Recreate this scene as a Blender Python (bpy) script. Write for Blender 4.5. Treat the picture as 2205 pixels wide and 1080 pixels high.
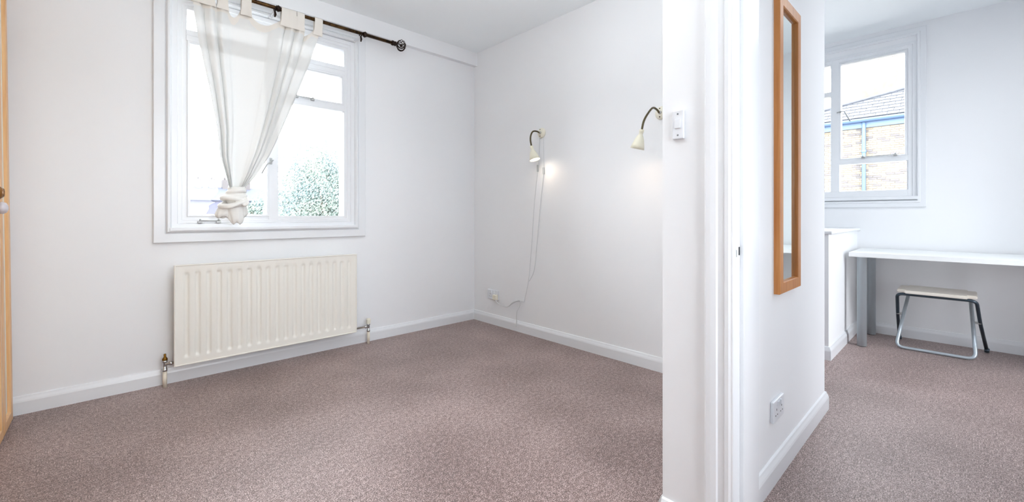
import bpy, bmesh, math, random
from mathutils import Vector, Matrix
random.seed(4)
PI = math.pi
SC = bpy.context.scene
COL = SC.collection
for o in list(bpy.data.objects):
    bpy.data.objects.remove(o)

# ---------------------------------------------------------------- camera
cam_data = bpy.data.cameras.new('camera')
cam_data.sensor_width = 36.0
cam_data.lens = 36.0 * 918 / 2205
cam_data.shift_y = -77 / 2205
cam_data.clip_start = 0.02
cam_data.clip_end = 400
cam = bpy.data.objects.new('camera', cam_data)
COL.objects.link(cam)
cam.location = (0, 0, 1.0)
cam.rotation_euler = (PI / 2, 0, -math.atan2(.6846, .7288))
SC.camera = cam

# ---------------------------------------------------------------- world, lights, exposure
SKY = 12.0
w = bpy.data.worlds.new('overcast_sky')
SC.world = w
w.use_nodes = True
bg = w.node_tree.nodes['Background']
bg.inputs[0].default_value = (0.90, 0.95, 1.0, 1)
bg.inputs[1].default_value = SKY


def area(name, loc, rot, sx, sy, energy, col, portal=False):
    l = bpy.data.lights.new(name, 'AREA')
    l.shape = 'RECTANGLE'
    l.size, l.size_y = sx, sy
    l.energy = energy
    l.color = col
    if portal:
        l.cycles.is_portal = True
    o = bpy.data.objects.new(name, l)
    COL.objects.link(o)
    o.location = loc
    o.rotation_euler = rot
    return o


area('window_portal', (0.82, 3.53, 1.62), (-PI / 2, 0, 0), 1.2, 1.5, 1, (1, 1, 1), True)
area('hall_window_portal', (5.03, 0.81, 1.77), (0, PI / 2, 0), 1.35, 1.15, 1, (1, 1, 1), True)
area('bedroom_rear_portal', (0.7, -1.38, 1.52), (PI / 2, 0, 0), 1.1, 1.45, 1, (1, 1, 1), True)
area('hall_side_portal', (3.6, -1.38, 1.1), (PI / 2, 0, 0), .8, 2.0, 1, (1, 1, 1), True)
area('room_fill_down', (1.1, 1.7, 2.49), (0, 0, 0), 1.0, 1.0, 3, (0.91, 0.965, 1.0))  # added fill light under the bedroom ceiling, out of view, no fitting
area('room_fill_up', (0.6, 1.05, 1.85), (PI, 0, 0), 0.8, 0.8, 31, (0.91, 0.965, 1.0))  # unseen upward fill, added to brighten ceiling and walls by bounce
area('hall_fill_down', (3.3, -.6, 2.49), (0, 0, 0), 0.9, 0.9, 12, (0.91, 0.965, 1.0))  # fill light added out of view to brighten the hall

SC.view_settings.view_transform = 'Standard'
SC.view_settings.look = 'None'
SC.view_settings.gamma = 1.0
SC.view_settings.use_curve_mapping = False
SC.view_settings.exposure = 0.29
SC.cycles.max_bounces = 12
SC.cycles.diffuse_bounces = 8
SC.cycles.transparent_max_bounces = 16
SC.cycles.sample_clamp_indirect = 8.0
SC.cycles.caustics_reflective = False
SC.cycles.caustics_refractive = False


# ---------------------------------------------------------------- materials
def lin(c):
    return tuple(((x / 255) / 12.92 if x / 255 <= .04045 else ((x / 255 + .055) / 1.055) ** 2.4) for x in c) + (1,)


def mat(name, rgb, rough=.5, metal=0.0, bump=0.0, bscale=80, spec=.5, var=None):
    m = bpy.data.materials.new(name)
    m.use_nodes = True
    nt = m.node_tree
    b = nt.nodes['Principled BSDF']
    b.inputs['Base Color'].default_value = lin(rgb)
    b.inputs['Roughness'].default_value = rough
    b.inputs['Metallic'].default_value = metal
    b.inputs['Specular IOR Level'].default_value = spec
    tc = nt.nodes.new('ShaderNodeTexCoord')
    if bump or var:
        n = nt.nodes.new('ShaderNodeTexNoise')
        n.inputs['Scale'].default_value = bscale
        n.inputs['Detail'].default_value = 4
        nt.links.new(tc.outputs['Object'], n.inputs['Vector'])
        if bump:
            bp = nt.nodes.new('ShaderNodeBump')
            bp.inputs['Strength'].default_value = bump
            bp.inputs['Distance'].default_value = .004
            nt.links.new(n.outputs['Fac'], bp.inputs['Height'])
            nt.links.new(bp.outputs[0], b.inputs['Normal'])
        if var:
            r = nt.nodes.new('ShaderNodeValToRGB')
            r.color_ramp.elements[0].position = .35
            r.color_ramp.elements[1].position = .65
            r.color_ramp.elements[0].color = lin(var)
            r.color_ramp.elements[1].color = lin(rgb)
            nt.links.new(n.outputs['Fac'], r.inputs[0])
            nt.links.new(r.outputs[0], b.inputs['Base Color'])
    return m


def wood(name, a, b_, scale=6, rough=.4, axis='Z'):
    m = mat(name, a, rough)
    nt = m.node_tree
    b = nt.nodes['Principled BSDF']
    tc = [n for n in nt.nodes if n.type == 'TEX_COORD'][0]
    mp = nt.nodes.new('ShaderNodeMapping')
    s = [scale * 9] * 3
    s['XYZ'.index(axis)] = scale * .5
    mp.inputs['Scale'].default_value = s
    n = nt.nodes.new('ShaderNodeTexNoise')
    n.inputs['Scale'].default_value = 1.0
    n.inputs['Detail'].default_value = 6
    n.inputs['Distortion'].default_value = .6
    r = nt.nodes.new('ShaderNodeValToRGB')
    r.color_ramp.elements[0].position = .3
    r.color_ramp.elements[1].position = .7
    r.color_ramp.elements[0].color = lin(b_)
    r.color_ramp.elements[1].color = lin(a)
    nt.links.new(tc.outputs['Object'], mp.inputs[0])
    nt.links.new(mp.outputs[0], n.inputs['Vector'])
    nt.links.new(n.outputs['Fac'], r.inputs[0])
    nt.links.new(r.outputs[0], b.inputs['Base Color'])
    return m


def carpet_mat():
    m = bpy.data.materials.new('brown_carpet')
    m.use_nodes = True
    nt = m.node_tree
    b = nt.nodes['Principled BSDF']
    b.inputs['Roughness'].default_value = .52
    b.inputs['Specular IOR Level'].default_value = .75
    b.inputs['Sheen Weight'].default_value = .12
    b.inputs['Sheen Roughness'].default_value = .6
    tc = nt.nodes.new('ShaderNodeTexCoord')
    n1 = nt.nodes.new('ShaderNodeTexNoise')
    n1.inputs['Scale'].default_value = 235
    n1.inputs['Detail'].default_value = 3
    n1.inputs['Roughness'].default_value = .65
    n2 = nt.nodes.new('ShaderNodeTexNoise')
    n2.inputs['Scale'].default_value = 60
    n2.inputs['Detail'].default_value = 3
    n3 = nt.nodes.new('ShaderNodeTexNoise')
    n3.inputs['Scale'].default_value = 2.5
    for n in (n1, n2, n3):
        nt.links.new(tc.outputs['Object'], n.inputs['Vector'])
    r = nt.nodes.new('ShaderNodeValToRGB')
    e = r.color_ramp.elements
    e[0].position = .37
    e[0].color = lin(CARPET[0])
    e[1].position = .64
    e[1].color = lin(CARPET[2])
    k = e.new(.5)
    k.color = lin(CARPET[1])
    mx = nt.nodes.new('ShaderNodeMath')
    mx.operation = 'MULTIPLY_ADD'
    mx.inputs[1].default_value = .25
    nt.links.new(n2.outputs['Fac'], mx.inputs[0])
    mx2 = nt.nodes.new('ShaderNodeMath')
    mx2.operation = 'MULTIPLY_ADD'
    mx2.inputs[1].default_value = .12
    mx2.inputs[2].default_value = -.185
    nt.links.new(n3.outputs['Fac'], mx2.inputs[0])
    ad = nt.nodes.new('ShaderNodeMath')
    ad.operation = 'ADD'
    nt.links.new(mx2.outputs[0], ad.inputs[0])
    nt.links.new(n1.outputs['Fac'], ad.inputs[1])
    nt.links.new(ad.outputs[0], mx.inputs[2])
    nt.links.new(mx.outputs[0], r.inputs[0])
    nt.links.new(r.outputs[0], b.inputs['Base Color'])
    bp = nt.nodes.new('ShaderNodeBump')
    bp.inputs['Strength'].default_value = .35
    bp.inputs['Distance'].default_value = .003
    nt.links.new(n1.outputs['Fac'], bp.inputs['Height'])
    nt.links.new(bp.outputs[0], b.inputs['Normal'])
    return m


def glass_mat():
    m = bpy.data.materials.new('window_glass')
    m.use_nodes = True
    nt = m.node_tree
    nt.nodes.remove(nt.nodes['Principled BSDF'])
    out = [n for n in nt.nodes if n.type == 'OUTPUT_MATERIAL'][0]
    t = nt.nodes.new('ShaderNodeBsdfTransparent')
    g = nt.nodes.new('ShaderNodeBsdfGlossy')
    g.inputs['Roughness'].default_value = .02
    f = nt.nodes.new('ShaderNodeFresnel')
    f.inputs[0].default_value = 1.3
    mx = nt.nodes.new('ShaderNodeMixShader')
    nt.links.new(f.outputs[0], mx.inputs[0])
    nt.links.new(t.outputs[0], mx.inputs[1])
    nt.links.new(g.outputs[0], mx.inputs[2])
    nt.links.new(mx.outputs[0], out.inputs[0])
    return m


def cloth_mat(name, rgb, trans, transp):
    m = bpy.data.materials.new(name)
    m.use_nodes = True
    nt = m.node_tree
    nt.nodes.remove(nt.nodes['Principled BSDF'])
    out = [n for n in nt.nodes if n.type == 'OUTPUT_MATERIAL'][0]
    d = nt.nodes.new('ShaderNodeBsdfDiffuse')
    d.inputs[0].default_value = lin(rgb)
    t = nt.nodes.new('ShaderNodeBsdfTranslucent')
    t.inputs[0].default_value = lin(rgb)
    p = nt.nodes.new('ShaderNodeBsdfTransparent')
    a = nt.nodes.new('ShaderNodeMixShader')
    a.inputs[0].default_value = trans
    nt.links.new(d.outputs[0], a.inputs[1])
    nt.links.new(t.outputs[0], a.inputs[2])
    c = nt.nodes.new('ShaderNodeMixShader')
    c.inputs[0].default_value = transp
    nt.links.new(a.outputs[0], c.inputs[1])
    nt.links.new(p.outputs[0], c.inputs[2])
    nt.links.new(c.outputs[0], out.inputs[0])
    return m


def emit_mat(name, col, s):
    m = bpy.data.materials.new(name)
    m.use_nodes = True
    b = m.node_tree.nodes['Principled BSDF']
    b.inputs['Emission Color'].default_value = col
    b.inputs['Emission Strength'].default_value = s
    return m


def random_tint(name, cols, rough=.85):
    m = mat(name, cols[0], rough)
    nt = m.node_tree
    oi = nt.nodes.new('ShaderNodeObjectInfo')
    r = nt.nodes.new('ShaderNodeValToRGB')
    e = r.color_ramp.elements
    r.color_ramp.interpolation = 'CONSTANT'
    e[0].position = 0
    e[0].color = lin(cols[0])
    e[1].position = 1 / len(cols)
    e[1].color = lin(cols[1])
    for i in range(2, len(cols)):
        k = e.new(i / len(cols))
        k.color = lin(cols[i])
    nt.links.new(oi.outputs['Random'], r.inputs[0])
    nt.links.new(r.outputs[0], nt.nodes['Principled BSDF'].inputs['Base Color'])
    return m


CARPET = [(62, 42, 36), (122, 96, 90), (206, 184, 180)]
M = dict(
    wall=mat('white_wall_paint', (235, 236, 238), .65, bump=.08, bscale=25, spec=.3),
    ceil=mat('white_ceiling_paint', (242, 246, 248), .8, bump=.05, bscale=20, spec=.2),
    gloss=mat('white_gloss_paint', (228, 230, 233), .3, bump=.05, bscale=12),
    carpet=carpet_mat(),
    glass=glass_mat(),
    cloth=cloth_mat('sheer_cream_cotton', (220, 220, 218), .040, .010),
    cloth2=cloth_mat('doubled_cream_cotton', (226, 221, 214), .006, .0),
    bronze=mat('antique_bronze', (92, 66, 34), .38, .85, bump=.15, bscale=60, var=(52, 34, 20)),
    darkbronze=mat('dark_bronze', (46, 32, 26), .45, .7),
    steel=mat('dull_steel', (176, 178, 178), .4, .35),
    chrome=mat('chrome', (200, 200, 200), .18, 1.0),
    brass=mat('tarnished_brass', (120, 84, 30), .4, .9),
    cream=mat('cream_radiator_enamel', (233, 230, 222), .35),
    cloth3=cloth_mat('knotted_white_cotton', (236, 235, 231), .008, 0),
    paleg=mat('pale_grey_plastic', (184, 188, 190), .45),
    creamp=mat('cream_pipe_paint', (226, 217, 200), .45),
    plastic=mat('white_plastic', (224, 227, 232), .3),
    oldplastic=mat('cream_plastic', (232, 228, 212), .35),
    dark=mat('black_hole', (18, 18, 20), .6),
    grey=mat('grey_switch_plastic', (120, 124, 128), .5),
    pine=wood('pale_pine', (232, 190, 140), (214, 160, 104), 5),
    ivory=mat('ivory_door_panel', (232, 232, 220), .45),
    knobwood=mat('varnished_brown_knob', (138, 92, 40), .2, .3),
    porcelain=mat('grey_porcelain', (205, 200, 205), .25),
    mframe=wood('orange_varnished_pine', (206, 142, 80), (186, 116, 54), 7, .32),
    mirror=mat('mirror_glass', (244, 250, 248), .02, 1.0),
    alu=mat('silver_grey_leg', (200, 210, 216), .3, .3),
    desk=mat('white_desk_laminate', (240, 242, 242), .35),
    stoolseat=mat('ivory_stool_seat', (228, 222, 212), .4),
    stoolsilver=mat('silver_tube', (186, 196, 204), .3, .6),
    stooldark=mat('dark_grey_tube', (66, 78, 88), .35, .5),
    shade=mat('cream_lamp_shade', (232, 228, 208), .45),
    gooseneck=mat('bronze_gooseneck', (88, 78, 56), .35, .8),
    bulb=emit_mat('lit_bulb', (1, .88, .72, 1), 14),
    cord=mat('white_cord', (214, 216, 218), .5),
    brick=random_tint('pale_stock_brick', [(118, 107, 94), (112, 102, 92), (122, 112, 98), (88, 84, 84), (114, 102, 86), (124, 115, 102)]),
    brick2=mat('pale_stock_brick_far', (116, 106, 93), .9, bscale=6, var=(98, 90, 84)),
    mortar=mat('lime_mortar', (150, 142, 130), .9),
    slate=mat('grey_slate', (72, 74, 80), .7, bscale=5, var=(60, 62, 68)),
    pipe=mat('blue_grey_cast_iron', (78, 98, 128), .5),
    leaf=mat('pale_green_leaves', (130, 140, 128), .6, bscale=1.2, var=(106, 124, 126)),
    bark=mat('grey_bark', (90, 84, 76), .9),
    farwall=mat('far_terrace_render', (76, 76, 90), .9),
    farroof=mat('far_terrace_roof', (52, 56, 72), .8),
    pot=mat('chimney_pot_clay', (76, 72, 72), .9),
    ground=mat('pale_concrete', (150, 150, 148), .9),
)


# ---------------------------------------------------------------- mesh helpers
class B:
    """collects primitives in one bmesh and links them as one mesh object"""

    def __init__(s):
        s.b = bmesh.new()

    def box(s, x0, x1, y0, y1, z0, z1, bev=0.0, seg=2):
        vs = [s.b.verts.new((x, y, z)) for x in (x0, x1) for y in (y0, y1) for z in (z0, z1)]
        f = []
        for q in ((0, 1, 3, 2), (4, 6, 7, 5), (0, 4, 5, 1), (2, 3, 7, 6), (0, 2, 6, 4), (1, 5, 7, 3)):
            f.append(s.b.faces.new([vs[i] for i in q]))
        bmesh.ops.recalc_face_normals(s.b, faces=f)
        if bev:
            ed = list({e for q in f for e in q.edges})
            bmesh.ops.bevel(s.b, geom=ed, offset=bev, segments=seg, affect='EDGES', profile=.6)
        return s

    def prism(s, poly, z0, z1):
        a = [s.b.verts.new((p[0], p[1], z0)) for p in poly]
        c = [s.b.verts.new((p[0], p[1], z1)) for p in poly]
        n = len(poly)
        f = [s.b.faces.new(a), s.b.faces.new(c[::-1])]
        for i in range(n):
            f.append(s.b.faces.new((a[i], c[i], c[(i + 1) % n], a[(i + 1) % n])))
        bmesh.ops.recalc_face_normals(s.b, faces=f)
        return s

    def poly3(s, pts, off):
        """flat polygon given a thickness vector"""
        a = [s.b.verts.new(p) for p in pts]
        c = [s.b.verts.new(Vector(p) + Vector(off)) for p in pts]
        n = len(pts)
        f = [s.b.faces.new(a), s.b.faces.new(c[::-1])]
        for i in range(n):
            f.append(s.b.faces.new((a[i], c[i], c[(i + 1) % n], a[(i + 1) % n])))
        bmesh.ops.recalc_face_normals(s.b, faces=f)
        return s

    def rings(s, rings, cap=True, closed=False, close_loop=True):
        vs = [[s.b.verts.new(p) for p in r] for r in rings]
        n = len(vs[0])
        f = []
        pairs = list(zip(vs, vs[1:])) + ([(vs[-1], vs[0])] if closed else [])
        for a, c in pairs:
            for i in range(n if close_loop else n - 1):
                j = (i + 1) % n
                f.append(s.b.faces.new((a[i], a[j], c[j], c[i])))
        if cap and not closed and close_loop:
            f.append(s.b.faces.new(vs[0][::-1]))
            f.append(s.b.faces.new(vs[-1]))
        for q in f:
            q.smooth = True
        bmesh.ops.recalc_face_normals(s.b, faces=f)
        return s

    def tube(s, pts, r, n=10, closed=False, flat=1.0):
        pts = [Vector(p) for p in pts]
        m = len(pts)
        rr = r if isinstance(r, (list, tuple)) else [r] * m
        rings = []
        prev = None
        for i, p in enumerate(pts):
            if closed:
                t = pts[(i + 1) % m] - pts[i - 1]
            else:
                t = pts[min(i + 1, m - 1)] - pts[max(i - 1, 0)]
            t.normalize()
            if prev is None:
                a = t.orthogonal().normalized()
            else:
                a = (prev - t * prev.dot(t)).normalized()
            prev = a
            b = t.cross(a)
            rings.append([p + a * (rr[i] * math.cos(2 * PI * k / n)) + b * (rr[i] * flat * math.sin(2 * PI * k / n)) for k in range(n)])
        return s.rings(rings, closed=closed)

    def lathe(s, prof, origin, axis, n=24):
        axis = Vector(axis).normalized()
        a = axis.orthogonal().normalized()
        b = axis.cross(a)
        o = Vector(origin)
        rings = [[o + axis * h + (a * math.cos(2 * PI * k / n) + b * math.sin(2 * PI * k / n)) * max(r, 1e-4) for k in range(n)] for r, h in prof]
        return s.rings(rings)

    def sphere(s, c, r, sx=1, sy=1, sz=1, sub=2):
        q = bmesh.ops.create_icosphere(s.b, subdivisions=sub, radius=r)
        for v in q['verts']:
            v.co = Vector((v.co.x * sx, v.co.y * sy, v.co.z * sz)) + Vector(c)
            for f in v.link_faces:
                f.smooth = True
        return s

    def build(s, name, m, parent=None, off=None):
        me = bpy.data.meshes.new(name)
        if off is not None:
            bmesh.ops.translate(s.b, verts=s.b.verts[:], vec=-Vector(off))
        s.b.to_mesh(me)
        s.b.free()
        me.materials.append(M[m] if isinstance(m, str) else m)
        o = bpy.data.objects.new(name, me)
        COL.objects.link(o)
        if off is not None:
            o.location = off
        if parent is not None:
            o.parent = parent
            if parent.type == 'EMPTY' or off is None:
                # parents sit at their own base: keep children in world space
                o.matrix_parent_inverse = world(parent).inverted()
        return o


def world(o):
    m = Matrix.LocRotScale(o.location, o.rotation_euler, o.scale)
    if o.parent:
        return world(o.parent) @ o.matrix_parent_inverse @ m
    return m


def tag(o, label=None, cat=None, group=None, kind=None):
    if label:
        o['label'] = label
    if cat:
        o['category'] = cat
    if group:
        o['group'] = group
    if kind:
        o['kind'] = kind
    return o


def thing(name, loc, label, cat=None, group=None, kind=None):
    o = bpy.data.objects.new(name, None)
    COL.objects.link(o)
    o.location = loc
    o.empty_display_size = .1
    return tag(o, label, cat, group, kind)


def smooth_path(pts, rad, seg=6):
    """round the corners of a polyline"""
    pts = [Vector(p) for p in pts]
    out = [pts[0]]
    for i in range(1, len(pts) - 1):
        p, a, c = pts[i], pts[i - 1], pts[i + 1]
        d1 = (a - p)
        d2 = (c - p)
        r = min(rad, d1.length * .45, d2.length * .45)
        s_, e_ = p + d1.normalized() * r, p + d2.normalized() * r
        for k in range(seg + 1):
            t = k / seg
            out.append(s_ * (1 - t) ** 2 + p * 2 * t * (1 - t) + e_ * t * t)
    out.append(pts[-1])
    return out


def spline(pts, n=8):
    pts = [Vector(p) for p in pts]
    P = [pts[0] * 2 - pts[1]] + pts + [pts[-1] * 2 - pts[-2]]
    out = []
    for i in range(1, len(P) - 2):
        for k in range(n):
            t = k / n
            a, b, c, d = P[i - 1], P[i], P[i + 1], P[i + 2]
            out.append(.5 * ((2 * b) + (c - a) * t + (2 * a - 5 * b + 4 * c - d) * t * t + (3 * b - a - 3 * c + d) * t ** 3))
    out.append(pts[-1])
    return out


SK = [(0, 0), (.016, 0), (.016, .062), (.014, .070), (.009, .082), (.007, .089), (.002, .092), (0, .092)]


def skirting(name, path, label, prof=SK, parent=None, kind='structure'):
    """sweep a baseboard profile on the left-hand side of the plan path"""
    n = len(path)
    rings = []
    for i, p in enumerate(path):
        p = Vector(p)
        ds = []
        if i > 0:
            ds.append((p - Vector(path[i - 1])).normalized())
        if i < n - 1:
            ds.append((Vector(path[i + 1]) - p).normalized())
        ns = [Vector((-d.y, d.x)) for d in ds]
        nn = sum(ns, Vector((0, 0))).normalized()
        k = 1 / max(.3, nn.dot(ns[0]))
        rings.append([(p.x + nn.x * o * k, p.y + nn.y * o * k, z) for o, z in prof])
    b = B()
    b.rings(rings)
    for f in b.b.faces:
        f.smooth = False
    o = b.build(name, 'gloss', parent)
    return tag(o, label, kind=kind)


def ring_frame(b, pl, a0, a1, z0, z1, prof):
    """mitred picture-frame moulding; pl maps (a, z, out) to the world"""
    rings = []
    for i, o in prof:
        rings.append([pl(a0 + i, z0 + i, o), pl(a1 - i, z0 + i, o), pl(a1 - i, z1 - i, o), pl(a0 + i, z1 - i, o)])
    b.rings(rings, closed=True)
    for f in b.b.faces:
        f.smooth = False
    return b


def plA(a, z, o):
    return (a, 3.26 - o, z)


def plD(a, z, o):
    return (4.75 - o, a, z)


def pbox(b, pl, a0, a1, z0, z1, o0, o1, bev=0):
    p, q = pl(a0, z0, o0), pl(a1, z1, o1)
    b.box(min(p[0], q[0]), max(p[0], q[0]), min(p[1], q[1]), max(p[1], q[1]), min(p[2], q[2]), max(p[2], q[2]), bev)
    return b


# ================================================================= STRUCTURE
H = 2.555
tag(B().box(-1.0, 4.75, -1.2, 3.26, -.12, 0).build('floor', 'carpet'), 'flecked brown carpet covering bedroom and hall floor', kind='structure')
tag(B().box(-1.0, 4.75, -1.2, 3.26, H, H + .1).build('ceiling', 'ceil'), 'plain white painted ceiling', kind='structure')

# window wall with opening
WU0, WU1, WZ0, WZ1 = .262, 1.372, .921, 2.335
b = B()
b.box(-1.0, WU0, 3.26, 3.5, -.12, H + .1)
b.box(WU1, 2.685, 3.26, 3.5, -.12, H + .1)
b.box(WU0, WU1, 3.26, 3.5, -.12, WZ0)
b.box(WU0, WU1, 3.26, 3.5, WZ1, H + .1)
tag(b.build('wall_back', 'wall'), 'white bedroom wall around the curtained window', kind='structure')
tag(B().box(2.56, 2.685, .672, 3.26, 0, H).build('wall_right', 'wall'), 'white bedroom wall that carries the two reading lamps', kind='structure')
b = B()
b.box(1.3, 2.685, .5, .672, 0, H)
b.box(1.3, 1.5, -1.2, -.40, 0, H)
b.box(1.3, 1.5, -.40, .5, 2.06, H)
tag(b.build('wall_partition', 'wall'), 'white partition wall between bedroom and hall with the doorway', kind='structure')
tag(B().box(-1.15, -1.0, -1.35, 3.5, -.12, H + .1).build('wall_left', 'wall'), 'white wall behind the wardrobe', kind='structure')
b = B()
for x0, x1 in ((-1.0, .15), (1.25, 3.25), (3.95, 5.0)):
    b.box(x0, x1, -1.35, -1.2, -.12, H + .1)
for x0, x1 in ((.15, 1.25), (3.25, 3.95)):
    b.box(x0, x1, -1.35, -1.2, -.12, .8 if x0 < 1 else .08)
    b.box(x0, x1, -1.35, -1.2, 2.25 if x0 < 1 else 2.1, H + .1)
tag(b.build('wall_front', 'wall'), 'white wall behind the viewer', kind='structure')
HV0, HV1, HZ0, HZ1 = .272, 1.343, 1.135, 2.415
b = B()
b.box(4.75, 5.0, -1.2, HV0, -.12, H + .1)
b.box(4.75, 5.0, HV1, 3.5, -.12, H + .1)
b.box(4.75, 5.0, HV0, HV1, -.12, HZ0)
b.box(4.75, 5.0, HV0, HV1, HZ1, H + .1)
tag(b.build('wall_hall', 'wall'), 'white hall wall around the window above the desk', kind='structure')
tag(B().box(2.685, 4.75, 2.0, 2.15, 0, H).build('wall_landing', 'wall'), 'white wall closing the landing', kind='structure')

# half-height boxed-in bulkhead beside the desk
t = thing('wall_bulkhead', (3.6, .635, 0), 'low white boxed-in wall with rounded cap left of the desk', kind='structure')
B().box(3.615, 4.75, .65, 2.0, 0, .868).build('box_wall', 'wall', t)
B().box(3.59, 4.75, .625, 2.0, .868, .892, .008, 3).build('cap', 'gloss', t)
skirting('skirting_board', [(4.735, .65), (3.615, .65), (3.615, 2.0)], None, parent=t, kind=None)

# cornice box above the window
b = B()
b.box(-1.0, 2.56, 3.212, 3.26, 2.43, H)
tag(b.build('trim_1', 'wall'), 'white boxed pelmet strip along the top of the window wall', kind='structure')

skirting('baseboard_back', [(-1.0, 3.26), (2.56, 3.26)][::-1], 'white baseboard under the window and radiator')
skirting('baseboard_right', [(2.56, 3.26), (2.56, .672), (1.3, .672)][::-1], 'white baseboard below the reading lamps')
skirting('baseboard_partition', [(2.685, 2.0), (2.685, .5), (1.53, .5)], 'white baseboard under the tall mirror')
skirting('baseboard_hall', [(4.75, .64), (4.75, -1.2)][::-1], 'white baseboard behind the desk and stool')
skirting('baseboard_front', [(1.3, .672), (1.3, .535)][::-1], 'short white baseboard below the light switch')


# ---------------------------------------------------------------- doorway lining
d = thing('door_1', (1.3, .453, 0), 'white painted doorway lining without its door, right of the light switch', kind='structure')
for s, v0, v1 in ((1, .453, .5), (-1, -.40, -.353)):
    B().box(1.288, 1.512, v0, v1, 0, 2.06, .003).build('jamb', 'gloss', d)
    a, c = (.4405, .4535) if s > 0 else (-.3535, -.3405)
    B().box(1.338, 1.417, a, c, 0, 2.0, .003).build('door_stop', 'gloss', d)
B().box(1.288, 1.512, -.40, .5, 2.013, 2.06).build('door_head', 'gloss', d)
B().box(1.338, 1.417, -.353, .453, 2.0, 2.0135).build('door_stop', 'gloss', d)


def architrave(v_in, v_out, u, s):
    # moulded: bead inside, step, flat, quirk
    sg = 1 if v_out > v_in else -1
    wd = abs(v_out - v_in)
    pr = [(0, 0), (0, .012), (.006, .015), (.016, .015), (.020, .010), (.034, .010), (.040, .016), (.056, .018), (wd - .006, .018), (wd, .012), (wd, 0)]
    return [(u + s * o, v_in + sg * q) for q, o in pr]


for u, s in ((1.3, -1), (1.5, 1)):
    for v_in, v_out in ((.459, .533), (-.359, -.433)):
        B().prism(architrave(v_in, v_out, u, s), 0, 2.09).build('architrave', 'gloss', d)
    B().box(min(u, u + s * .017), max(u, u + s * .017), -.433, .533, 2.02, 2.094).build('architrave', 'gloss', d)
st = B().box(1.305, 1.336, .4515, .4532, .850, .925).build('strike_plate', 'gloss', d)
B().box(1.326, 1.334, .4505, .4518, .884, .908).build('latch_hole', 'dark', st)
B().box(1.307, 1.311, .4505, .4518, .880, .9).build('latch_hole', 'steel', st)


# ---------------------------------------------------------------- windows
def pane(pl, parent, a0, a1, z0, z1, o=-.03):
    b = B()
    pbox(b, pl, a0, a1, z0, z1, o - .003, o)
    return b.build('pane', 'glass', parent)


CAS = [(0, 0), (0, .020), (.003, .023), (.052, .023), (.056, .018), (.060, .026), (.066, .032), (.076, .032), (.082, .024), (.086, .010), (.086, 0)]
win = thing('window_1', (.8175, 3.26, .836), 'white painted bedroom window of five lights behind the knotted curtain', kind='structure')
ring_frame(B(), plA, .1765, 1.458, .836, 2.425, CAS).build('casing', 'gloss', win)
ring_frame(B(), plA, WU0, WU1, WZ0, WZ1, [(0, -.10), (0, .012), (.026, .012), (.030, .004), (.048, .004), (.052, -.002), (.074, -.002), (.074, -.10)]).build('window_frame', 'gloss', win)
G0, G1 = WU0 + .074, WU1 - .074
pbox(B(), plA, .782, .843, WZ0 + .03, WZ1 - .03, -.07, .002, .003).build('mullion', 'gloss', win)
b = B()
pbox(b, plA, G0 - .004, G1 + .004, 2.068, 2.135, -.07, .004, .003)
pbox(b, plA, G0 - .004, G1 + .004, 2.100, 2.106, -.05, .0075)
b.build('transom', 'gloss', win)
pbox(B(), plA, .84, G1 + .004, 1.792, 1.838, -.07, .003, .003).build('glazing_bar', 'gloss', win)
# opening sashes
lc = ring_frame(B(), plA, G0, .785, .990, 2.07, [(0, -.05), (0, .0), (.003, .004), (.013, .004), (.016, -.004), (.016, -.05)]).build('casement_sash', 'gloss', win)
fs = ring_frame(B(), plA, .841, G1, 1.836, 2.07, [(0, -.05), (0, .0), (.003, .004), (.014, .004), (.018, -.004), (.018, -.05)]).build('fanlight_sash', 'gloss', win)
pane(plA, lc, G0 + .012, .773, 1.0, 2.058)
pane(plA, fs, .855, G1 - .014, 1.85, 2.056)
pane(plA, win, .84, G1 + .003, WZ0 + .03, 1.795)
pane(plA, win, G0 - .003, .785, 2.13, WZ1 - .03)
pane(plA, win, .84, G1 + .003, 2.13, WZ1 - .03)
# lower rail of the frame (deeper at the bottom)
pbox(B(), plA, G0 - .004, G1 + .004, WZ0 + .03, .957, -.07, .006, .002).build('bottom_rail', 'gloss', win)
pbox(B(), plA, .25, 1.384, .905, .925, -.02, .040, .004).build('window_sill', 'gloss', win)


def stay(pl, parent, a0, a1, z, o=.02, up=0.0, m='steel'):
    b = B()
    b.tube([pl(a0, z, o), pl(a1, z + up, o)], .0035, 8)
    for a, q in ((a0, 0), (a1 - .01, up)):
        pbox(b, pl, a - .012, a + .012, z - .014 + q, z - .002 + q, o - .016, o + .004, .002)
        b.lathe([(0, 0), (.005, 0), (.005, .010), (.003, .014), (0, .015)], pl(a, z - .002 + q, o), (0, 0, 1), 10)
    return b.build('casement_stay', m, parent)


stay(plA, lc, .40, .505, .965, .018)
stay(plA, fs, .955, 1.075, 1.846, .018)


def handle(pl, parent, a, z, sg, m='steel'):
    b = B()
    pbox(b, pl, a - .008, a + .008, z - .022, z + .022, 0, .005, .002)
    b.lathe([(0, 0), (.008, 0), (.008, .010), (.005, .018), (0, .019)], pl(a, z, .004), Vector(pl(0, 0, 1)) - Vector(pl(0, 0, 0)), 12)
    b.tube([pl(a + .014, z + .006, .01), pl(a, z, .02), pl(a - .03 * sg, z - .028, .024), pl(a - .06 * sg, z - .09, .022)], [.003, .005, .004, .0055], 8)
    return b.build('window_handle', m, parent)


handle(plA, lc, .795, 1.37, 1)

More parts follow.
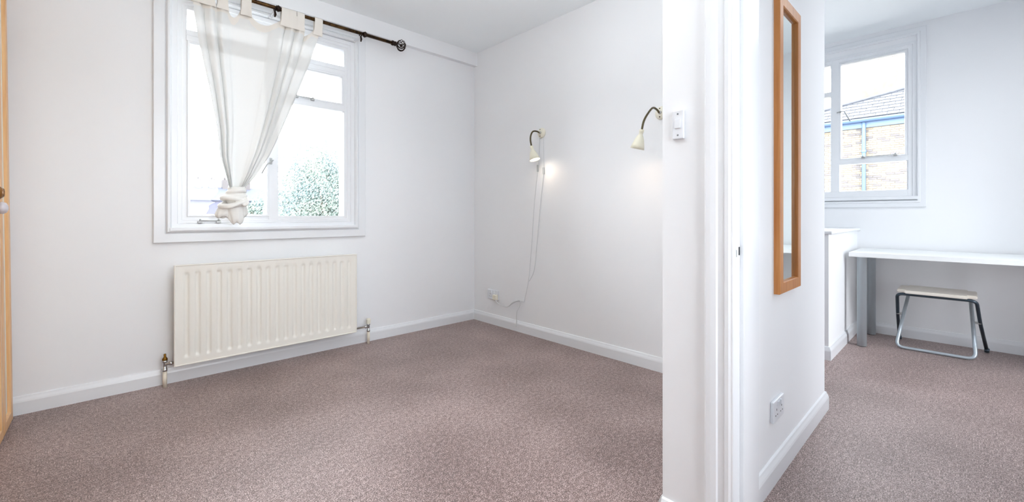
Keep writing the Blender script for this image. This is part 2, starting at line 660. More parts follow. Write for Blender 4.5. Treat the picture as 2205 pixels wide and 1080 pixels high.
# hall window
win = thing('window_2', (4.75, .8, 1.067), 'white painted hall window overlooking the brick house', kind='structure')
CAS2 = [(0, 0), (0, .016), (.003, .019), (.034, .019), (.038, .026), (.050, .026), (.056, .016), (.058, 0)]
ring_frame(B(), plD, .215, 1.400, 1.067, 2.515, CAS2).build('casing', 'gloss', win)
ring_frame(B(), plD, HV0, HV1, HZ0, HZ1, [(0, -.10), (0, .010), (.022, .010), (.026, .002), (.050, .002), (.054, -.004), (.060, -.004), (.060, -.10)]).build('window_frame', 'gloss', win)
pbox(B(), plD, .775, .838, HZ0 + .02, HZ1 - .02, -.07, .004, .003).build('mullion', 'gloss', win)
pbox(B(), plD, HV0 + .05, .78, 1.450, 1.492, -.07, .003, .003).build('glazing_bar', 'gloss', win)
pbox(B(), plD, .83, HV1 - .05, 2.075, 2.115, -.07, .003, .003).build('glazing_bar', 'gloss', win)
rs = ring_frame(B(), plD, HV0 + .058, .778, 1.490, HZ1 - .058, [(0, -.05), (0, .0), (.003, .004), (.012, .004), (.015, -.004), (.015, -.05)]).build('casement_sash', 'gloss', win)
pane(plD, rs, HV0 + .07, .765, 1.50, HZ1 - .07)
pane(plD, win, HV0 + .055, .78, HZ0 + .03, 1.455)
pane(plD, win, .83, HV1 - .055, HZ0 + .03, 2.08)
pane(plD, win, .83, HV1 - .055, 2.11, HZ1 - .055)
pbox(B(), plD, .262, 1.353, 1.128, 1.156, -.02, .034, .004).build('window_sill', 'gloss', win)
pbox(B(), plD, HV0 + .05, HV1 - .05, HZ0 + .02, 1.212, -.07, .006, .003).build('bottom_rail', 'gloss', win)
b = B()
b.lathe([(0, 0), (.008, 0), (.008, .012), (.004, .018), (0, .019)], (4.75, .768, 1.92), (-1, 0, 0), 12)
b.tube([(4.735, .79, 1.915), (4.728, .765, 1.922), (4.728, .738, 1.920), (4.73, .695, 1.825)], [.004, .005, .004, .006], 8)
b.build('window_handle', 'steel', rs)
stay(plD, rs, .40, .62, 1.505, .016, -.003, 'steel')


# unseen windows added behind the viewer to give the rooms even daylight
for nm, x0, x1, z0, z1, lab in (('fill_window_3', .15, 1.25, .8, 2.25, 'unseen bedroom window behind the viewer, added for fill daylight'), ('fill_window_4', 3.25, 3.95, .08, 2.1, 'unseen tall hall window opposite the bulkhead, added for fill daylight')):
    wn = thing(nm, ((x0 + x1) / 2, -1.2, z0), lab, kind='structure')
    pf = lambda a, z, o: (a, -1.2 + o, z)
    ring_frame(B(), pf, x0, x1, z0, z1, [(0, -.10), (0, .01), (.05, .01), (.05, -.10)]).build('window_frame', 'gloss', wn)
    pbox(B(), pf, (x0 + x1) / 2 - .02, (x0 + x1) / 2 + .02, z0 + .04, z1 - .04, -.07, .0).build('mullion', 'gloss', wn)
    pane(pf, wn, x0 + .04, x1 - .04, z0 + .04, z1 - .04)


# ================================================================= WARDROBE
wd = thing('wardrobe', (-.36, 2.8, 0), 'pine framed wardrobe with ivory door panels at the left edge', 'wardrobe')
B().box(-.93, -.372, 1.52, 3.185, .045, 2.16).build('carcass', 'pine', wd)
B().box(-.90, -.39, 1.53, 3.17, 0, .043).build('plinth', 'pine', wd)
B().box(-.94, -.340, 1.51, 3.19, 2.16, 2.19, .004).build('top_board', 'pine', wd)
for i, (v0, v1) in enumerate(((2.952, 3.183), (2.712, 2.944), (2.473, 2.704), (2.234, 2.465), (1.995, 2.226), (1.756, 1.987), (1.53, 1.748))):
    dr = ring_frame(B(), lambda a, z, o: (-.372 + o, a, z), v0, v1, .008, 2.13,
                    [(0, 0), (0, .019), (.003, .022), (.046, .022), (.052, .016), (.052, 0)]).build('door', 'pine', wd)
    B().box(-.372, -.362, v0 + .045, v1 - .045, .05, 2.09).build('door_panel', 'ivory', dr)
    if i == 0:
        continue
    if i == 1:
        k = B().lathe([(0, 0), (.010, 0), (.008, .010), (.012, .016), (.024, .024), (.026, .032), (.020, .042), (.008, .047), (0, .048)], (-.350, v0 + .022, 1.03), (1, 0, 0)).build('knob', 'porcelain', dr)
        tag(k, 'grey porcelain knob')
    else:
        vv = v0 + .03 if i % 2 else v1 - .045
        k = B().lathe([(0, 0), (.010, 0), (.008, .012), (.014, .018), (.025, .026), (.026, .034), (.016, .045), (.010, .041), (0, .040)], (-.350, vv, 1.09), (1, 0, 0)).build('knob', 'knobwood', dr)
        tag(k, 'varnished brown knob')
wd.rotation_euler = (0, -.010, 0)


# ================================================================= RADIATOR
rad = thing('radiator', (.80, 3.17, 0), 'cream panel radiator on the wall under the bedroom window', 'radiator')
R0, R1, Z0, Z1 = .267, 1.3456, .121, .706
NG = 19
gc = [R0 + .055 + i * (R1 - R0 - .11) / (NG - 1) for i in range(NG)]


def sm(x):
    x = max(0, min(1, x))
    return x * x * (3 - 2 * x)


us = [R0, R0 + .012]
for c in gc:
    us += [c + k for k in (-.0185, -.014, -.010, -.006, 0, .006, .010, .014, .0185)]
us += [R1 - .012, R1]
zs = [Z0, Z0 + .02, Z0 + .030, .160, .168, .174, .180, .188, .22, .35, .5, .62, .640, .648, .654, .660, .668, Z1 - .02, Z1]
b = B()
rows = []
for z in zs:
    row = []
    for u in us:
        g = min(gc, key=lambda c: abs(c - u))
        dz = min(z - .158, .670 - z)
        q = 0
        if dz > 0:
            rr = abs(u - g)
            q = sm((.0165 - rr) / .011) * sm(dz / .024)
        row.append((u, 3.146 + .008 * q, z))
    rows.append(row)
b.rings(rows, cap=False, close_loop=False)
fr = b.build('front_panel', 'cream', rad)
B().box(R0 + .001, R1 - .001, 3.156, 3.178, Z0, Z1, .004, 2).build('back_panel', 'cream', rad)
b = B()
ring_frame(b, lambda a, z, o: (a, 3.156 - o, z), R0 - .003, R1 + .003, Z0 - .003, Z1 + .003, [(0, 0), (0, .012), (.002, .0145), (.006, .0145), (.008, .010), (.008, 0)])
b.build('rim', 'cream', rad)
for u in (.45, 1.16):
    B().box(u - .02, u + .02, 3.178, 3.255, .16, .66).build('wall_bracket', 'cream', rad)
for u, s in ((.226, 1), (1.459, -1)):
    e = R0 if s > 0 else R1
    b = B()
    b.lathe([(.013, 0), (.013, .012), (.010, .014), (.010, .05), (.014, .052), (.014, .062), (0, .062)], (u, 3.188, .095), (0, 0, 1), 16)
    b.lathe([(0, 0), (.008, 0), (.008, .018), (.011, .02), (.011, .034), (.007, .036), (.007, abs(e - u) + .004)], (u, 3.175, .138), (s, 0, 0), 16)
    v = b.build('valve', 'chrome', rad)
    if s > 0:
        B().lathe([(0, 0), (.013, 0), (.013, .018), (.009, .022), (.006, .028), (.006, .044), (0, .046)], (u, 3.188, .150), (0, 0, 1), 14).build('spindle', 'brass', v)
    else:
        B().lathe([(0, 0), (.013, 0), (.015, .010), (.017, .038), (.015, .046), (0, .048)], (u, 3.188, .150), (0, 0, 1), 16).build('valve_cap', 'oldplastic', v)
    B().lathe([(0, 0), (.0105, 0), (.0105, .097), (0, .097)], (u, 3.188, 0), (0, 0, 1), 16).build('pipe', 'creamp', rad)


# ================================================================= CURTAIN ROD
RV, RZ = 3.12, 2.368
rod = thing('curtain_rod', (.9, RV, RZ), 'antique bronze curtain rod with openwork finial above the window', 'curtain rod')
B().tube([(.10, RV, RZ), (1.64, RV, RZ)], .0125, 16).build('pole', 'bronze', rod)
for u in (.805, 1.40):
    B().lathe([(.013, -.014), (.017, -.012), (.019, -.004), (.023, 0), (.019, .004), (.017, .012), (.013, .014)], (u, RV, RZ), (1, 0, 0), 20).build('collar', 'darkbronze', rod)
for sx, ue in ((1, 1.62), (-1, .12)):
    B().lathe([(.013, 0), (.019, .002), (.020, .014), (.015, .018), (.018, .024), (.019, .034), (.010, .040), (.006, .05)], (ue, RV, RZ), (sx, 0, 0), 18).build('end_cap', 'darkbronze', rod)
    fb = B()
    cx = ue + sx * .083
    for k in range(10):
        a = 2 * PI * k / 10
        pts = []
        for q in range(11):
            th = PI * q / 10
            rr = .040 * math.sin(th) * (1 + .10 * math.cos(2 * (th - PI / 2)))
            tw = a + .35 * math.sin(2 * th)
            pts.append((cx - sx * .036 * math.cos(th), RV + rr * math.cos(tw), RZ + rr * math.sin(tw)))
        fb.tube(pts, .0028, 6)
    fb.sphere((cx, RV, RZ), .013)
    fb.build('finial', 'darkbronze', rod)
for u in (.785, 1.368):
    b = B()
    b.tube([(u, 3.236, 2.347), (u, 3.125, 2.347)], .0055, 8)
    b.lathe([(0, 0), (.014, 0), (.014, .004), (0, .004)], (u, 3.237, 2.347), (0, -1, 0), 14)
    br = b.build('bracket', 'gloss', rod)
    b = B()
    b.tube(smooth_path([(u, 3.142, 2.362), (u, 3.138, 2.349), (u, 3.12, 2.345), (u, 3.103, 2.350), (u, 3.101, 2.366)], .008), .0045, 8)
    b.tube([(u, 3.120, 2.345), (u + .003, 3.118, 2.325), (u - .002, 3.114, 2.305)], [.006, .008, .005], 8)
    b.build('hook', 'darkbronze', br)
    B().lathe([(0, 0), (.004, 0), (.004, .004), (0, .005)], (u + .022, 3.237, 2.285), (0, -1, 0), 8).build('screw', 'steel', rod)

# ================================================================= CURTAIN
cur = thing('curtain', (.62, RV, 2.25), 'sheer cream tab-top curtain tied in a knot over the bedroom window', 'curtain')
LE = [(2.27, .350), (2.18, .357), (2.061, .373), (1.9, .402), (1.753, .430), (1.523, .467), (1.363, .480), (1.232, .514), (1.165, .530)]
RE = [(2.30, 1.078), (2.251, 1.062), (2.066, 1.009), (1.786, .910), (1.514, .807), (1.389, .755), (1.257, .680), (1.165, .612)]


def interp(T, z):
    if z >= T[0][0]:
        return T[0][1]
    for (a, x), (c, y) in zip(T, T[1:]):
        if z >= c:
            t = (a - z) / (a - c)
            return x + (y - x) * t
    return T[-1][1]


TABS = [.375, .430, .497, .621, .845, .893, .942, 1.058]


def ztop(u):
    """scalloped upper edge: high at every tab, sagging in between"""
    for a, c in zip(TABS, TABS[1:]):
        if a <= u <= c:
            t = (u - a) / (c - a)
            gap = (c - a)
            flat = .027 / gap
            q = max(0, min(1, (t - flat) / max(1e-3, 1 - 2 * flat)))
            return 2.292 - min(.055, gap * .45) * (4 * q * (1 - q)) ** .8
    return 2.292


def warp(s):
    # fabric position (0..1) -> position across: bunched at both sides
    return s


def folds(s, z):
    k = (2.29 - z) / 1.12
    # fold phase runs fast near both edges, slow in the middle
    ph = 2.1 * sm(s / .28) + 1.0 * (s - .3) + 3.1 * sm((s - .58) / .42)
    amp = (.014 + .012 * k) * (1 - .72 * math.exp(-((s - .43) / .16) ** 2) * (1 - .5 * k))
    v = amp * math.sin(2 * PI * ph + .6) + .25 * amp * math.sin(2 * PI * ph * 2.3 + 1.1 + 1.5 * k)
    return v


def cloth_point(s, z, extra=0):
    l, r = interp(LE, z), interp(RE, z)
    k = max(0, (2.29 - z) / 1.12)
    # folds overlap sideways as they are gathered
    ph = 2.1 * sm(s / .28) + 1.0 * (s - .3) + 3.1 * sm((s - .58) / .42)
    amp = (.019 + .006 * k) * (.1 + .9 * (1 - sm(s / .30) * (1 - sm((s - .52) / .12)))) * min(1, .25 + k * 6)
    amp *= min(1, s * 14, (1 - s) * 14)
    u = l + (r - l) * s + amp * math.cos(2 * PI * ph + .6) * (r - l) / .7
    v = RV + .012 + folds(s, z) * (1 if z < 2.2 else .55 + .45 * (2.29 - z) / .09)
    # the gathered cloth comes together in depth, too
    return (u, v + extra, z)


NS, NZ = 220, 70
HEM = .045
b = B()
rows = []
for j in range(NZ + 1):
    t = j / NZ
    row = []
    for i in range(NS + 1):
        s = i / NS
        ua = .350 + (1.078 - .350) * s
        zt = ztop(ua) - HEM
        z = zt + (1.165 - zt) * t
        row.append(cloth_point(s, z))
    rows.append(row)
b.rings(rows, cap=False, close_loop=False)
b.build('drape', 'cloth', cur)
b = B()
rows = []
for j in range(5):
    t = j / 4
    row = []
    for i in range(NS + 1):
        s = i / NS
        ua = .350 + (1.078 - .350) * s
        z = ztop(ua) - (HEM + .002) * t
        row.append(cloth_point(s, z))
    rows.append(row)
b.rings(rows, cap=False, close_loop=False)
b.build('hem', 'cloth2', cur)
for i, u in enumerate(TABS):
    wdt = .027 if i not in (4, 5, 6) else .024
    prof = [(RV - .004, 2.262), (RV - .012, 2.30), (RV - .0165, 2.34), (RV - .0155, 2.372), (RV - .008, 2.3835), (RV, 2.386), (RV + .008, 2.3835), (RV + .0155, 2.372), (RV + .0165, 2.34), (RV + .014, 2.30), (RV + .008, 2.262)]
    rows = []
    for (v, z) in prof:
        fl = .006 * max(0, (2.30 - z) / .04)
        rows.append([(u + q * (wdt + fl) + .003 * math.sin(i * 2.1) * (z - 2.3) * 10, v + .0015 * math.cos(q * 5 + i), z) for q in (-1, -.5, 0, .5, 1)])
    b = B()
    b.rings(rows, cap=False, close_loop=False)
    b.build('tab', 'cloth2', cur)


def remesh(o, vox, it=3):
    bpy.context.view_layer.objects.active = o
    m = o.modifiers.new('r', 'REMESH')
    m.mode = 'VOXEL'
    m.voxel_size = vox
    m.use_smooth_shade = True
    s = o.modifiers.new('s', 'SMOOTH')
    s.iterations = it
    dg = bpy.context.evaluated_depsgraph_get()
    me = bpy.data.meshes.new_from_object(o.evaluated_get(dg))
    o.modifiers.clear()
    old = o.data
    o.data = me
    me.name = old.name
    for p in me.polygons:
        p.use_smooth = True


# knot: bands of cloth wound about the gathered neck
b = B()
KV = RV + .012
for (cu, cz, rx, ry, tr, tu, tv) in ((.573, 1.168, .036, .026, .014, .10, .2), (.570, 1.145, .044, .032, .014, .16, -.2), (.566, 1.121, .050, .038, .015, .05, .3),
                                     (.558, 1.097, .060, .042, .016, -.14, -.1), (.552, 1.070, .064, .044, .017, .22, .2)):
    pts = []
    for k in range(24):
        a = 2 * PI * k / 24
        pts.append((cu + rx * math.cos(a), KV + ry * math.sin(a), cz + tu * rx * math.cos(a) * 1.0 + tv * ry * math.sin(a)))
    b.tube(pts, tr, 10, closed=True)
b.sphere((.563, KV, 1.115), .05, 1.0, .75, 1.3, 3)
b.tube(spline([(.612, KV - .036, 1.105), (.622, KV - .05, 1.080), (.606, KV - .056, 1.062), (.592, KV - .05, 1.075)]), .010, 8)
b.tube(spline([(.492, KV - .02, 1.045), (.53, KV - .052, 1.050), (.575, KV - .060, 1.072), (.615, KV - .045, 1.09)]), .010, 8)
kn = b.build('knot', 'cloth3', cur)
remesh(kn, .0035, 2)
# tail: pleated flare under the knot
for (cu, top, bot, r0, r1, lean, ph, n) in ((.522, 1.070, .986, .036, .044, -.022, 0, 3), (.588, 1.070, .990, .034, .038, .006, 1, 3), (.556, 1.060, .948, .046, .038, .014, 2, 4)):
    rows = []
    K = 40
    for j in range(15):
        t = j / 14
        z = top + (bot - top) * t
        R = r0 + (r1 - r0) * math.sin(min(1, t * 1.25) * PI / 2) - (.012 * max(0, t - .8) / .2)
        row = []
        for k in range(K):
            a = 2 * PI * k / K
            rr = R * (1 + .11 * t * math.sin(n * a + ph) + .07 * t * math.sin(7 * a + 2 * ph))
            row.append((cu + lean * t + rr * math.cos(a), KV - (.018 if n == 4 else 0) + rr * .62 * math.sin(a), z + .006 * math.sin(n * a + ph) * t))
        rows.append(row)
    # rolled inner edge
    for tt in (.35, .8):
        rows.append([((Vector(p) * (1 - .35 * tt) + Vector((cu + lean, KV, bot)) * .35 * tt) + Vector((0, 0, .012 * tt))) for p in rows[14]])
    b = B()
    b.rings(rows, cap=False)
    b.build('tail', 'cloth3', cur)


# ================================================================= READING LAMPS
def reading_lamp(v, z, path, tip_dir, label, on_dir):
    t = thing('wall_lamp', (2.56, v, z), label, 'lamp', 'swan neck reading lamps on the bedroom wall')
    B().lathe([(0, 0), (.041, 0), (.042, .006), (.036, .014), (.020, .020), (0, .021)], (2.56, v, z), (-1, 0, 0), 28).build('wall_plate', 'oldplastic', t)
    for dz in (-.026, .026):
        B().lathe([(0, 0), (.0045, 0), (.0045, .002), (0, .002)], (2.5435, v + .004, z + dz), (-1, 0, 0), 10).build('screw', 'darkbronze', t)
    B().lathe([(0, 0), (.011, 0), (.011, .010), (.008, .014), (0, .014)], (2.541, v, z), (-1, 0, 0), 16).build('nut', 'chrome', t)
    P = spline(path, 8)
    # ribbed flexible neck
    rr = [.0062 + (.0006 if i % 2 else 0) for i in range(len(P))]
    B().tube(P, rr, 10).build('neck', 'gooseneck', t)
    e = Vector(path[-1])
    dr = Vector(tip_dir).normalized()
    b = B()
    b.lathe([(0, -.006), (.013, -.006), (.014, .0), (.014, .010), (.012, .012), (.012, .026), (.016, .030), (.026, .052), (.036, .085), (.042, .112), (.0405, .112),
             (.034, .085), (.024, .052), (.012, .034), (0, .033)], e, dr, 32)
    sh = b.build('lamp_shade', 'shade', t)
    b = B()
    b.lathe([(0, .036), (.010, .040), (.013, .055), (.030, .088), (.0385, .106), (.034, .1095), (0, .111)], e, dr, 24)
    b.build('bulb', 'bulb', sh)
    l = bpy.data.lights.new('reading_lamp_bulb', 'SPOT')
    l.energy = LAMP_W
    l.color = (1.0, .76, .56)
    l.spot_size = math.radians(92)
    l.spot_blend = 1.0
    l.shadow_soft_size = .03
    o = bpy.data.objects.new('reading_lamp_bulb', l)
    COL.objects.link(o)
    o.location = e + dr * .110
    o.rotation_euler = Vector(on_dir).to_track_quat('-Z', 'Y').to_euler()
    return t


LAMP_W = 1.1
reading_lamp(2.369, 1.670, [(2.528, 2.369, 1.670), (2.495, 2.370, 1.676), (2.455, 2.370, 1.668), (2.432, 2.370, 1.635), (2.428, 2.370, 1.595), (2.440, 2.370, 1.545)], (.05, -.30, -1),
             'cream swan neck reading lamp shining down, the left one with hanging cords', (.57, -.80, -1))
reading_lamp(1.330, 1.652, [(2.528, 1.330, 1.650), (2.495, 1.330, 1.664), (2.445, 1.330, 1.664), (2.385, 1.332, 1.615), (2.345, 1.334, 1.565), (2.325, 1.335, 1.510)], (.03, .30, -1),
             'cream swan neck reading lamp half hidden by the partition', (.9, .10, -1))

# flex cords
c = thing('lamp_cord', (2.55, 2.39, 1.62), 'thin white lamp flexes running down from the left reading lamp to the socket', 'cord')
x = 2.5545
B().tube(spline([(x, 2.387, 1.631), (x, 2.407, 1.393), (x, 2.450, 1.089), (x, 2.477, .779), (x, 2.515, .466), (x - .005, 2.553, .304), (x - .01, 2.559, .264)]), .0022, 6).build('flex', 'cord', c)
B().tube(spline([(x, 2.345, 1.632), (x, 2.345, 1.35), (x, 2.381, 1.087), (x, 2.418, .782), (x, 2.450, .55), (x, 2.509, .447)]), .0022, 6).build('flex', 'cord', c)
for (v, z) in ((2.409, 1.385), (2.345, 1.36)):
    B().box(2.548, 2.5585, v - .007, v + .007, z - .028, z + .028, .003).build('inline_switch', 'paleg', c)
B().tube(spline([(2.522, 2.905, .238), (2.530, 2.877, .209), (2.54, 2.784, .190), (2.54, 2.736, .210), (2.54, 2.665, .249), (2.54, 2.608, .266), (2.545, 2.559, .266)]), .0032, 6).build('flex', 'cord', c)
B().tube(spline([(2.54, 2.735, .205), (2.535, 2.70, .238), (2.53, 2.64, .262), (2.53, 2.592, .272), (2.53, 2.598, .221), (2.528, 2.632, .168), (2.53, 2.638, .095), (2.53, 2.643, .045)]), .0034, 6).build('flex', 'cord', c)


def double_socket(name, pl, a0, a1, z0, z1, th, label, holes=True):
    """pl(a, z, out)"""
    p = Vector(pl((a0 + a1) / 2, z0, 0))
    t = thing(name, p, label, 'socket')
    pbox(B(), pl, a0, a1, z0, z1, 0, th, .004).build('faceplate', 'plastic', t)
    wd = a1 - a0
    for k in (.27, .73):
        ca = a0 + wd * k
        f = (z1 - z0) / .086
        q = B()
        pbox(q, pl, ca - .004 + (.016 if k < .5 else -.016), ca + .004 + (.016 if k < .5 else -.016), z1 - .028 * f, z1 - .008 * f, th - .001, th + .005, .001)
        q.build('rocker', 'plastic', t)
        b = B()
        pbox(b, pl, ca - .002, ca + .002, z0 + .044 * f, z0 + .052 * f, th - .001, th + .0006)
        for s in (-.011, .011):
            pbox(b, pl, ca + s - .003, ca + s + .003, z0 + .024 * f, z0 + .028 * f, th - .001, th + .0006)
        b.build('pin_holes', 'dark', t)
    return t


plB = lambda a, z, o: (2.56 - o, a, z)
plC = lambda a, z, o: (a, .5 - o, z)
s1 = double_socket('power_socket', plB, 2.895, 3.045, .228, .316, .012, 'white double socket with a plug in it, low on the lamp wall')
b = B()
b.box(2.520, 2.548, 2.895, 2.945, .232, .280, .006, 2)
b.tube([(2.53, 2.918, .240), (2.527, 2.908, .232)], .006, 8)
tag(b.build('plug', 'oldplastic'), 'cream three-pin plug pushed into the low bedroom socket', 'plug')

s2 = double_socket('power_socket', plC, 1.790, 1.925, .224, .303, .012, 'white double socket under the tall mirror')

# light switch
sw = thing('light_switch', (1.3, .616, 1.238), 'narrow white rocker light switch on the partition end', 'switch')
B().box(1.289, 1.3, .598, .634, 1.238, 1.328, .003).build('faceplate', 'plastic', sw)
rk = B().box(1.2855, 1.2895, .607, .625, 1.271, 1.300, .001).build('rocker', 'plastic', sw)
for z in (1.250, 1.316):
    B().lathe([(0, 0), (.0028, 0), (.0028, .0008), (0, .001)], (1.289, .616, z), (-1, 0, 0), 12).build('screw', 'grey', sw)

# ================================================================= MIRROR
mi = thing('wall_mirror', (1.985, .5, .70), 'tall narrow mirror in an orange varnished pine frame', 'mirror')
plM = plC
ring_frame(B(), plM, 1.836, 2.130, .700, 1.845, [(0, 0), (0, .019), (.002, .0215), (.040, .0215), (.043, .018), (.045, .010), (.045, 0)]).build('mirror_frame', 'mframe', mi)
b = B()
pbox(b, plM, 1.878, 2.088, .742, 1.803, .004, .009)
b.build('mirror_glass', 'mirror', mi)
b = B()
pbox(b, plM, 1.84, 2.126, .704, 1.841, .0005, .0035)
b.build('backing_board', 'dark', mi)

# ================================================================= DESK
dk = thing('desk', (4.42, .03, 0), 'long white laminate desk against the hall wall', 'desk')
B().box(4.12, 4.722, -.585, .615, .684, .718, .002).build('tabletop', 'desk', dk)
for u, v in ((4.185, .545), (4.655, .545), (4.185, -.515), (4.655, -.515)):
    lg = B().lathe([(0, .004), (.030, .004), (.030, .678), (.045, .680), (.045, .684), (0, .684)], (u, v, 0), (0, 0, 1), 28).build('leg', 'alu', dk)
    B().lathe([(0, 0), (.026, 0), (.028, .004), (.028, .008), (0, .008)], (u, v, 0), (0, 0, 1), 20).build('foot', 'dark', lg)

# ================================================================= STOOL
stl = thing('folding_stool', (4.42, .15, 0), 'small folding stool with ivory seat and grey tube legs under the desk', 'stool')
b = B()
b.box(4.232, 4.585, -.055, .352, .428, .450, .0)
bmesh.ops.bevel(b.b, geom=[e for e in b.b.edges if abs(e.verts[0].co.z - e.verts[1].co.z) > .01], offset=.045, segments=6, affect='EDGES')
bmesh.ops.bevel(b.b, geom=[e for e in b.b.edges if abs(e.verts[0].co.z - e.verts[1].co.z) < .001 and not all(abs(f.normal.z) < .5 for f in e.link_faces)], offset=.004, segments=2, affect='EDGES')
b.build('seat', 'stoolseat', stl)
b = B()
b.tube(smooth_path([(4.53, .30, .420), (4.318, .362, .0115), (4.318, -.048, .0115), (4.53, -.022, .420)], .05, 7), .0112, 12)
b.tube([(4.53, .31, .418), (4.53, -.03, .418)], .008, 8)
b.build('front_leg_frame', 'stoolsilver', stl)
b = B()
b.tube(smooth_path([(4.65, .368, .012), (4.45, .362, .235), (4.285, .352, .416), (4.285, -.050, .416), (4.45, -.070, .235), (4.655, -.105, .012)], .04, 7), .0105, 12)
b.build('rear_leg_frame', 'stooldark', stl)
for v, q in ((.368, .012), (-.105, .012)):
    B().tube([(4.657, v, .0), (4.635, v, .028)], .0135, 12).build('foot', 'stooldark', stl)
for v in (.345, -.058):
    B().tube([(4.438, v - .016, .243), (4.438, v + .022, .243)], .008, 10).build('pivot_bolt', 'steel', stl)

# ================================================================= OUTSIDE
tag(B().box(-120, 160, -120, 160, -6.4, -6.2).build('ground', 'ground'), 'pale ground far below the windows', kind='structure')

# brick house opposite the hall window
hs = thing('brick_house', (19, 2.2, -6), 'pale brick house with slate roof seen through the hall window', 'house')
B().box(19.02, 26, -4, 7.2, -6, 4.30).build('mortar_wall', 'mortar', hs)
L_, Hb, Gp = .215, .065, .010
me0 = None
cells = []
for r in range(int((4.24 + 2.0) / (Hb + Gp))):
    z = 4.24 - (r + 1) * (Hb + Gp)
    for k in range(50):
        v = -4 + k * (L_ + Gp) + (.1125 if r % 2 else 0)
        if v + L_ < 7.2:
            cells.append((v, z))
near = sorted(cells, key=lambda c: (abs(c[0] + .1 - 2.35) > 1.15, -c[1]))[:300]
nset = set(near)
for (v, z) in near:
    if me0 is None:
        b = B()
        b.box(19.0, 19.05, 0, L_, 0, Hb, .004, 1)
        o = b.build('brick', 'brick', hs)
        me0 = o.data
    else:
        o = bpy.data.objects.new('brick', me0)
        COL.objects.link(o)
        o.parent = hs
        o.matrix_parent_inverse = world(hs).inverted()
    o.location = (random.uniform(-.006, .006), v, z)
b = B()
for (v, z) in cells:
    if (v, z) not in nset:
        b.box(19.0, 19.03, v, v + L_, z, z + Hb)
o = b.build('brickwork', 'brick2', hs)
o['kind'] = 'stuff'
# hipped roof plane with rows of slates
b = B()
ev = 4.33


def rp(s, v, off=0.0):
    return (18.78 + s - .57 * off, v, ev + .7 * s + .82 * off)


b.poly3([rp(0, -4.2), rp(0, 6.2), rp(3.45, -4.2)], (0, 0, -.05))
b.poly3([rp(0, 6.2), (26, 7.4, ev), (26, -4.2, 6.7), rp(3.45, -4.2)], (0, 0, -.05))
b.build('roof_deck', 'slate', hs)
b = B()
for r in range(17):
    s0 = r * .2
    vmax = 6.2 - s0 * 3.0
    v = -4.2 + (.15 if r % 2 else 0)
    while v + .3 < vmax:
        p = [rp(s0, v, .022), rp(s0, v + .29, .022), rp(s0 + .22, v + .29, .006), rp(s0 + .22, v, .006)]
        b.poly3(p, (-.006, 0, .009))
        v += .3
o = b.build('roof_slates', 'slate', hs)
o['kind'] = 'stuff'
B().tube([rp(-.02, 6.2, .03), rp(3.45, -4.2, .05)], .055, 8).build('hip_ridge', 'slate', hs)
b = B()
rows = []
for v in (-4.1, 7.2):
    rows.append([(18.84 + .11 * math.cos(a), v, 4.31 + .11 * math.sin(a)) for a in [PI + PI * k / 8 for k in range(9)]] + [(18.84 + .09 * math.cos(a), v, 4.31 + .09 * math.sin(a)) for a in [2 * PI - PI * k / 8 for k in range(9)]])
b.rings(rows)
b.box(18.94, 19.0, -4, 7.2, 4.02, 4.33)
b.build('gutter', 'pipe', hs)
b = B()
b.tube([(18.90, 2.41, 4.20), (18.92, 2.41, 4.05), (18.92, 2.41, -5.9)], .055, 12)
for z in (3.2, 1.6, 0):
    b.lathe([(.055, -.05), (.07, -.04), (.07, .04), (.055, .05)], (18.92, 2.41, z), (0, 0, 1), 12)
b.build('downpipe', 'pipe', hs)
ch = B().box(21.2, 22.0, 1.0, 2.75, 5.2, 6.9).build('chimney_stack', 'brick2', hs)
for v in (1.35, 1.85, 2.35):
    B().lathe([(.10, 0), (.12, .04), (.09, .08), (.10, .4), (0, .4)], (21.6, v, 6.9), (0, 0, 1), 12).build('chimney_pot', 'pot', ch)


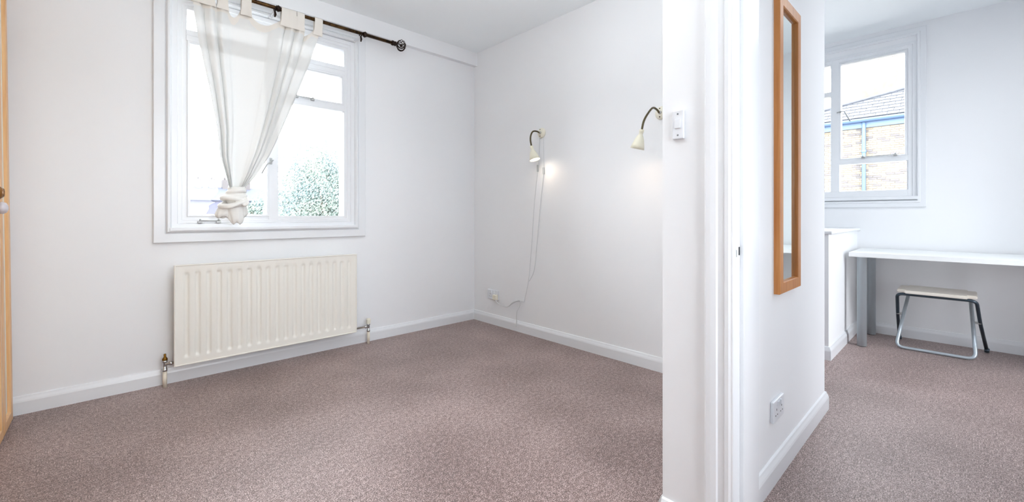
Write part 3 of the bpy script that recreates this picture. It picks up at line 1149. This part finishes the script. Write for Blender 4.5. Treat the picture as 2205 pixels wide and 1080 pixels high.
def tree(loc, crown, R, nleaf, size, label, trunk_r=.25):
    t = thing('tree', loc, label, 'tree', 'trees beyond the bedroom window')
    b = B()
    cx, cy, cz = crown
    rad = R
    for _ in range(nleaf):
        # clumps
        k = random.randrange(64)
        rnd = random.Random(k * 7 + int(cx * 10))
        th, ph = k * 2.39996, math.acos(1 - 2 * (k + .5) / 64)
        cr = rnd.choice((.3, .55, .68, .74, .82))
        c = Vector((math.cos(th) * math.sin(ph) * cr, math.sin(th) * math.sin(ph) * cr, math.cos(ph) * cr))
        g = Vector((random.gauss(0, 1), random.gauss(0, 1), random.gauss(0, 1))).normalized() * (random.random() ** .4) * .33
        p = c + g
        p = Vector((cx + p.x * rad[0], cy + p.y * rad[1], cz + p.z * rad[2]))
        a = Vector((random.gauss(0, 1), random.gauss(0, 1), random.gauss(0, 1))).normalized()
        q = a.orthogonal().normalized()
        s = size * random.uniform(.6, 1.3)
        w_ = a.cross(q)
        v = [b.b.verts.new(p - q * s), b.b.verts.new(p + w_ * s * .45), b.b.verts.new(p + q * s), b.b.verts.new(p - w_ * s * .45)]
        b.b.faces.new(v)
    o = b.build('foliage', 'leaf', t)
    o['kind'] = 'stuff'
    b = B()
    b.tube([loc, (loc[0], loc[1], (loc[2] + cz) / 2), (cx, cy, cz)], [trunk_r, trunk_r * .8, trunk_r * .4], 10)
    for k in range(6):
        a = k * PI / 3
        b.tube([(cx, cy, cz - rad[2] * .5), (cx + math.cos(a) * rad[0] * .6, cy + math.sin(a) * rad[1] * .6, cz + rad[2] * .2 * (k % 3))], [trunk_r * .4, trunk_r * .1], 6)
    b.build('trunk', 'bark', t)
    return t


tree((6.9, 19.2, -6), (6.95, 19.2, 1.3), (2.4, 2.1, 3.5), 60000, .05, 'large leafy tree filling the right light of the bedroom window')
tree((7.5, 36, -6), (7.9, 36, .9), (1.9, 1.8, 1.7), 5000, .12, 'small distant tree just left of the window mullion')

# distant terrace
th = thing('terrace_house', (9, 73, -6), 'distant terrace with chimneys low in the left of the bedroom window', 'house')
B().box(2, 20, 71, 79, -6, 3.0).build('terrace_wall', 'farwall', th)
b = B()
b.poly3([(2, 70.7, 3.0), (20, 70.7, 3.0), (20, 75, 5.0), (2, 75, 5.0)], (0, 0, .1))
b.poly3([(2, 79.3, 3.0), (20, 79.3, 3.0), (20, 75, 5.0), (2, 75, 5.0)], (0, 0, .1))
b.build('roof', 'farroof', th)
for u in (6.0, 9.0, 10.6, 12.2, 15):
    s = B().box(u - .35, u + .35, 74.4, 75.6, 4.4, 6.2).build('chimney_stack', 'pot', th)
    B().lathe([(0, 0), (.15, 0), (.12, .5), (0, .5)], (u, 75, 6.2), (0, 0, 1), 8).build('chimney_pot', 'pot', s)
for k in range(9):
    for z in (.2, -2.4):
        u = 3 + k * 1.9
        f = B().box(u - .45, u + .45, 70.93, 71.02, z - .7, z + .7).build('sash_window', 'gloss', th)
        B().box(u - .36, u + .36, 70.90, 70.94, z - .6, z + .6).build('pane', 'grey', f)
ft = thing('flat_roof_block', (6, 45, -6), 'low pale flat-roofed building in front of the terrace', 'building')
B().box(-2, 13, 42, 52, -6, -.2).build('block_wall', 'ground', ft)
B().box(-2.2, 13.2, 41.8, 52.2, -.2, .15).build('roof', 'gloss', ft)
